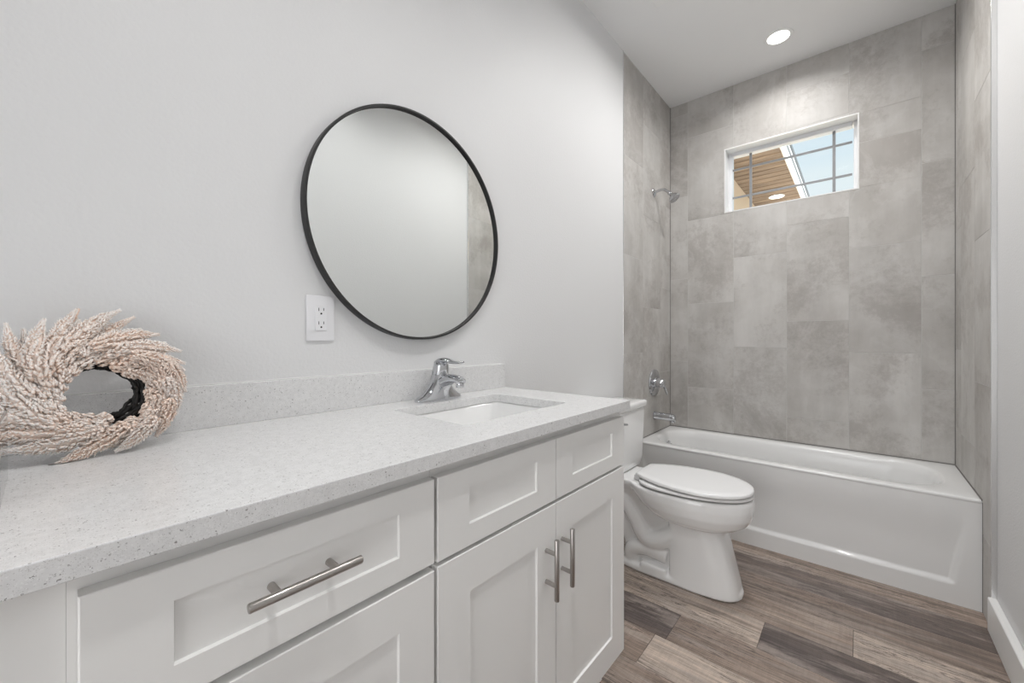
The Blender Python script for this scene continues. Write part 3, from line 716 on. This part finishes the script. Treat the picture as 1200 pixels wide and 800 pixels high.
obj('basin', bm, m_cer, sk, smooth=True, recalc=False)
bm = bmesh.new(); lathe(bm, [(.001,-.131),(.019,-.131),(.021,-.129),(.017,-.128),(.001,-.126)], 24); obj('drain', bm, m_chrome, sk, auto=40)

# ------------------------------------------------------------ faucet
fx = thing('faucet', 'polished chrome single-lever faucet standing behind the sink', 'faucet', (.862, -.075, ZC+.0004))
def ell(cx_, cy_, a, b2, z_, n=36, p=2.0, tilt=0):
    r = []
    for k in range(n):
        t_ = 2*PI*k/n; c, s = math.cos(t_), math.sin(t_)
        yy = b2*math.copysign(abs(s)**(2/p), s)
        r.append(Vector((cx_+a*math.copysign(abs(c)**(2/p), c), cy_+yy, z_+tilt*yy)))
    return r
bm = bmesh.new()
loft(bm, [ell(-.008,0,.092,.029,.0,p=2.4), ell(-.008,0,.093,.030,.004,p=2.4), ell(-.007,0,.088,.029,.010,p=2.3), ell(-.005,0,.074,.0285,.017,p=2.2), ell(-.004,0,.061,.028,.027), ell(-.003,.001,.049,.028,.039), ell(-.002,.002,.040,.028,.052), ell(0,.004,.034,.028,.064,tilt=-.15), ell(0,.005,.031,.0275,.076,tilt=-.3), ell(0,.006,.029,.026,.081,tilt=-.35)])
obj('body', bm, m_chrome, fx, smooth=True)
bm = bmesh.new()
sp = spline([(0,.008,.046),(0,-.020,.058),(0,-.055,.070),(0,-.085,.070),(0,-.102,.062)], 6)
n = len(sp); rings = []
for i, p in enumerate(sp):
    t_ = i/(n-1); tan = (sp[min(i+1,n-1)]-sp[max(i-1,0)]).normalized(); nn = Vector((1,0,0)).cross(tan).normalized()
    a = .028-.009*t_; b2 = .024-.012*smoothstep(0,.8,t_)
    if i == n-1: a *= .85; b2 *= .8
    rings.append([p+Vector((1,0,0))*a*math.cos(2*PI*k/28)+nn*b2*math.sin(2*PI*k/28) for k in range(28)])
loft(bm, rings)
# flared web joining the spout to the base
loft(bm, [ell(0,-.004,.022,.026,.006), ell(0,-.008,.018,.026,.03), ell(0,-.018,.017,.030,.05), ell(0,-.030,.018,.034,.062)])
lathe(bm, [(.0115,0),(.0125,-.004),(.0125,-.013),(.0105,-.015),(.002,-.015)], 24, Matrix.Translation((0,-.094,.060)))
obj('spout', bm, m_chrome, fx, auto=55)
bm = bmesh.new(); Mh = Matrix.Translation((0,.005,.070)) @ Matrix.Rotation(math.radians(10),4,'X')
loft(bm, [[Mh @ v for v in ell(0,0,a,b2,z_)] for a,b2,z_ in ((.0285,.0265,.008),(.0285,.027,.016),(.0265,.026,.032),(.0245,.0245,.046),(.019,.020,.055),(.009,.010,.059))])
lv = spline([(0,.016,.118),(0,-.004,.128),(0,-.030,.130),(0,-.060,.124),(0,-.092,.124),(0,-.102,.126)], 5); n = len(lv); rings = []
for i, p in enumerate(lv):
    t_ = i/(n-1); tan = (lv[min(i+1,n-1)]-lv[max(i-1,0)]).normalized(); nn = Vector((1,0,0)).cross(tan).normalized()
    a = .0175-.004*t_+.003*math.sin(PI*min(1,t_*1.6)); b2 = .009-.0055*t_
    if i in (0, n-1): a *= .55; b2 *= .6
    rings.append([p+Vector((1,0,0))*a*math.cos(2*PI*k/24)+nn*b2*math.sin(2*PI*k/24) for k in range(24)])
loft(bm, rings)
obj('lever_handle', bm, m_chrome, fx, auto=60)
bm = bmesh.new(); tube(bm, [(0,.030,.0),(0,.030,.060)], .003, 10); lathe(bm, [(.002,.058),(.006,.060),(.006,.068),(.002,.070)], 14, Matrix.Translation((0,.030,0))); obj('lift_rod', bm, m_chrome, fx, auto=40)
bm = bmesh.new(); lathe(bm, [(.0035,-.0228),(.0035,-.0210)], 12, Matrix.Translation((0,.003,.092)) @ Matrix.Rotation(PI/2,4,'X') @ Matrix.Scale(-1,4,(0,0,1))); obj('set_screw_cap', bm, m_dark, fx)

# ------------------------------------------------------------ mirror
mi = thing('mirror', 'large round wall mirror in a thin black metal frame', 'mirror', (.8205, 0, 1.531)); RM = .374
RX = Matrix.Rotation(PI/2, 4, 'X')        # local z -> -Y
bm = bmesh.new(); lathe(bm, [(RM-.010,.002),(RM,.002),(RM,.026),(RM-.0008,.028),(RM-.006,.028),(RM-.007,.0272),(RM-.007,.016),(RM-.010,.016)], 160, RX, caps=False)
n0 = len(bm.verts); obj('frame', bm, m_black, mi, auto=30)
bm = bmesh.new(); lathe(bm, [(RM-.0085,.004),(RM-.0085,.018)], 160, RX); obj('mirror_glass', bm, m_mirror, mi, auto=30)

# ------------------------------------------------------------ outlet
ou = thing('wall_outlet', 'white double wall outlet beside the round mirror', 'outlet', (.499, 0, 1.2165))
bm = bmesh.new(); box(bm, (-.038,-.006,-.0625), (.038,-.0003,.0625), .0025, 3); obj('cover_plate', bm, m_plastic, ou, auto=40)
bm = bmesh.new(); box(bm, (-.0165,-.0085,-.034), (.0165,-.005,.034), .0012); obj('receptacle', bm, m_plastic, ou)
bm = bmesh.new()
for cz in (-.0185, .0185):
    box(bm, (-.0075,-.0088,cz+.001), (-.0058,-.0083,cz+.0095)); box(bm, (.0058,-.0088,cz+.002), (.0075,-.0083,cz+.0095))
    lathe(bm, [(.0001,.0083),(.0026,.0083),(.0026,.0088),(.0001,.0088)], 12, Matrix.Translation((0,0,cz-.006)) @ RX)
obj('slots', bm, m_dark, ou)
# ------------------------------------------------------------ wreath
m_pl = mat('pampas', (.8,.62,.50), .85); n, l, b = nodes(m_pl)
at = n.new('ShaderNodeAttribute'); at.attribute_name = 'plume'; sc = n.new('ShaderNodeSeparateColor'); l.new(at.outputs['Color'], sc.inputs[0])
r = n.new('ShaderNodeValToRGB'); ce = r.color_ramp.elements
ce[0].position = 0; ce[0].color = (.84,.58,.42,1); ce[1].position = 1; ce[1].color = (1,.96,.93,1)
q = ce.new(.3); q.color = (1,.765,.63,1); q = ce.new(.62); q.color = (1,.86,.77,1)
l.new(sc.outputs[0], r.inputs[0]); l.new(r.outputs[0], b.inputs['Base Color'])
b.inputs['Subsurface Weight'].default_value = 0; b.inputs['Specular IOR Level'].default_value = .1; b.inputs['Sheen Weight'].default_value = .25; b.inputs['Sheen Tint'].default_value = (1,.9,.84,1); b.inputs['Subsurface Scale'].default_value = .006; b.inputs['Subsurface Radius'].default_value = (1,.7,.5)
wr = thing('wreath', 'pink pampas grass wreath on a dark vine ring, leaning on the backsplash', 'wreath', (.062, -.082, 1.063))
tilt = math.radians(-20)
WM = Matrix.Rotation(tilt, 3, 'X')     # local (p, nrm, q): q up in wreath plane, -y towards the room
rw = random.Random(11)
def wpt(ang, r_, d):                      # ang clockwise from top as seen from the room
    return WM @ Vector((r_*math.sin(ang), -d, r_*math.cos(ang)))
def plume(ang, r0, L, lean, d0, d1, fat, light, curl=.55, nk=120):
    """starts on the ring at ang, sweeps clockwise and outwards"""
    bm = bmesh.new(); lay = bm.loops.layers.float_color.new('plume')
    p = Vector((r0*math.sin(ang), r0*math.cos(ang))); head = ang+PI/2-lean; pts = []
    K = 14
    for i in range(K+1):
        t_ = i/K; pts.append(Vector((p.x, -(d0+(d1-d0)*t_), p.y)))
        hh = head+curl*t_; p = p+Vector((math.sin(hh), math.cos(hh)))*L/K
    pts = [WM @ q_ for q_ in pts]
    def samp(t_):
        f = t_*K; i = min(int(f), K-1); return pts[i].lerp(pts[i+1], f-i), (pts[i+1]-pts[i]).normalized()
    def face(vs, c):
        f = bm.faces.new(vs)
        for lp in f.loops: lp[lay] = (c, 0, 0, 1)
    # stem
    prev_ = None
    zmin = .9612-1.063
    rows = 8
    for i in range(nk):
        row = i % rows; t_ = (i//rows + .5*(row % 2)+.25*rw.random())/(nk/rows)
        if t_ >= 1: continue
        P_, T = samp(t_)
        s0 = T.cross(Vector((0,1,.25))).normalized(); u0 = T.cross(s0)
        th = 2*PI*row/rows+rw.uniform(-.25,.25)+1.2*t_
        up = s0*math.cos(th)+u0*math.sin(th)
        prof = fat*(math.sin(PI*min(1, (t_*.84+.14)))**.7)*(1-.35*t_)*(1-.75*smoothstep(.72, 1, t_))
        base_ = P_+up*prof*rw.uniform(.36,.6)
        dirn = (T*(rw.uniform(.75,.95)+.8*smoothstep(.6,1,t_))+up*rw.uniform(.7,1.05)).normalized()
        ln = rw.uniform(.0085,.0105)*(1.15-.50*t_); wd = rw.uniform(.0026,.0034)*(1-.55*t_)
        s_ = dirn.cross(T).normalized(); u_ = dirn.cross(s_)
        V = [base_, base_+dirn*ln*.5+s_*wd, base_+dirn*ln*.5+u_*wd*.8, base_+dirn*ln*.5-s_*wd, base_+dirn*ln*.5-u_*wd*.8, base_+dirn*ln]
        for v_ in V: v_.z = max(v_.z, zmin)
        vs = [bm.verts.new(v_) for v_ in V]
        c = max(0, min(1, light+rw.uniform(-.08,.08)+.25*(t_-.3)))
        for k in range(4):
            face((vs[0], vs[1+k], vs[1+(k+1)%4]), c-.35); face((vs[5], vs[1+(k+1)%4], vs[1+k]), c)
    # soft core
    for i in range(K):
        r1 = fat*.42*math.sin(PI*min(1,(i/K)*.86+.12)); r2 = fat*.42*math.sin(PI*min(1,((i+1)/K)*.86+.12))
        T = (pts[i+1]-pts[i]).normalized(); s_ = T.cross(Vector((0,1,.2))).normalized(); u_ = T.cross(s_)
        A = [pts[i]+(s_*math.cos(PI*k/3)+u_*math.sin(PI*k/3))*r1 for k in range(6)]; B = [pts[i+1]+(s_*math.cos(PI*k/3)+u_*math.sin(PI*k/3))*r2 for k in range(6)]
        for v_ in A+B: v_.z = max(v_.z, zmin)
        va = [bm.verts.new(v_) for v_ in A]; vb = [bm.verts.new(v_) for v_ in B]
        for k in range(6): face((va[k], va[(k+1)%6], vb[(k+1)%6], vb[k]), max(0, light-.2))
    return obj('plume', bm, m_pl, wr, smooth=True)
NP = 48
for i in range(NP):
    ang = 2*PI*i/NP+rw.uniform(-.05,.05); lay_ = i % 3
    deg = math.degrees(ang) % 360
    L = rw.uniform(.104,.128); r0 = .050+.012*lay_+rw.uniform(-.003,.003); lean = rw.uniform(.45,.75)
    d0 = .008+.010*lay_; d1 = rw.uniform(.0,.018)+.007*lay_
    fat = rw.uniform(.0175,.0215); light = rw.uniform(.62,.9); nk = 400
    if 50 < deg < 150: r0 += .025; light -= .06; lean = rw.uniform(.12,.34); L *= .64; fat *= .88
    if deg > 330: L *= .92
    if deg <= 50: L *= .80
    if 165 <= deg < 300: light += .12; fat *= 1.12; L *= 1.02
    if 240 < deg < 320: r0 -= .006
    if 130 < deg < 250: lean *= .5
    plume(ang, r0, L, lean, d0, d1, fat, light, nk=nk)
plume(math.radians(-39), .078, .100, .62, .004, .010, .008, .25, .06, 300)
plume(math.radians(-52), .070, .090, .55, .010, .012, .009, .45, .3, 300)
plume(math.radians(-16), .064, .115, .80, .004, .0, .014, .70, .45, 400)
# dark vine ring
for j in range(14):
    bm = bmesh.new(); ph = rw.uniform(0, 6); k1 = rw.choice([3,4,5]); rr = .052+rw.uniform(-.004,.004); wide = rw.uniform(-.004,.030); pts = []
    for i in range(73):
        a = 2*PI*i/72
        pts.append(wpt(a, rr+.0045*math.sin(k1*a+ph)+rw.uniform(-.0016,.0016)+wide*max(0, math.sin(a+.15))**1.5+.006*min(0, math.sin(a))*-1, .0+.007*math.cos(k1*a+ph)+rw.uniform(-.001,.001)))
    tube(bm, pts, [rw.uniform(.0018,.0036) for _ in pts], 7)
    obj('vine_strand', bm, m_vine, wr, smooth=True)

# ------------------------------------------------------------ clear acrylic container cut by the left edge of the picture
bm = bmesh.new()
ax1, ay1 = -.0325, -.197; ax0, ay0 = ax1-.11, ay1-.16; zt_ = ZC+.0985
T_ = .003
def rq(x0,x1,y0,y1,z): return [Vector((x0,y0,z)),Vector((x1,y0,z)),Vector((x1,y1,z)),Vector((x0,y1,z))]
loft(bm, [rq(ax0+T_,ax1-T_,ay0+T_,ay1-T_,ZC+.0005+T_), rq(ax0+T_,ax1-T_,ay0+T_,ay1-T_,zt_), rq(ax0,ax1,ay0,ay1,zt_), rq(ax0,ax1,ay0,ay1,ZC+.0005)], caps=True)
tag(obj('acrylic_box', bm, m_acryl), 'open clear acrylic box on the countertop, cut by the left edge of the picture', 'box')
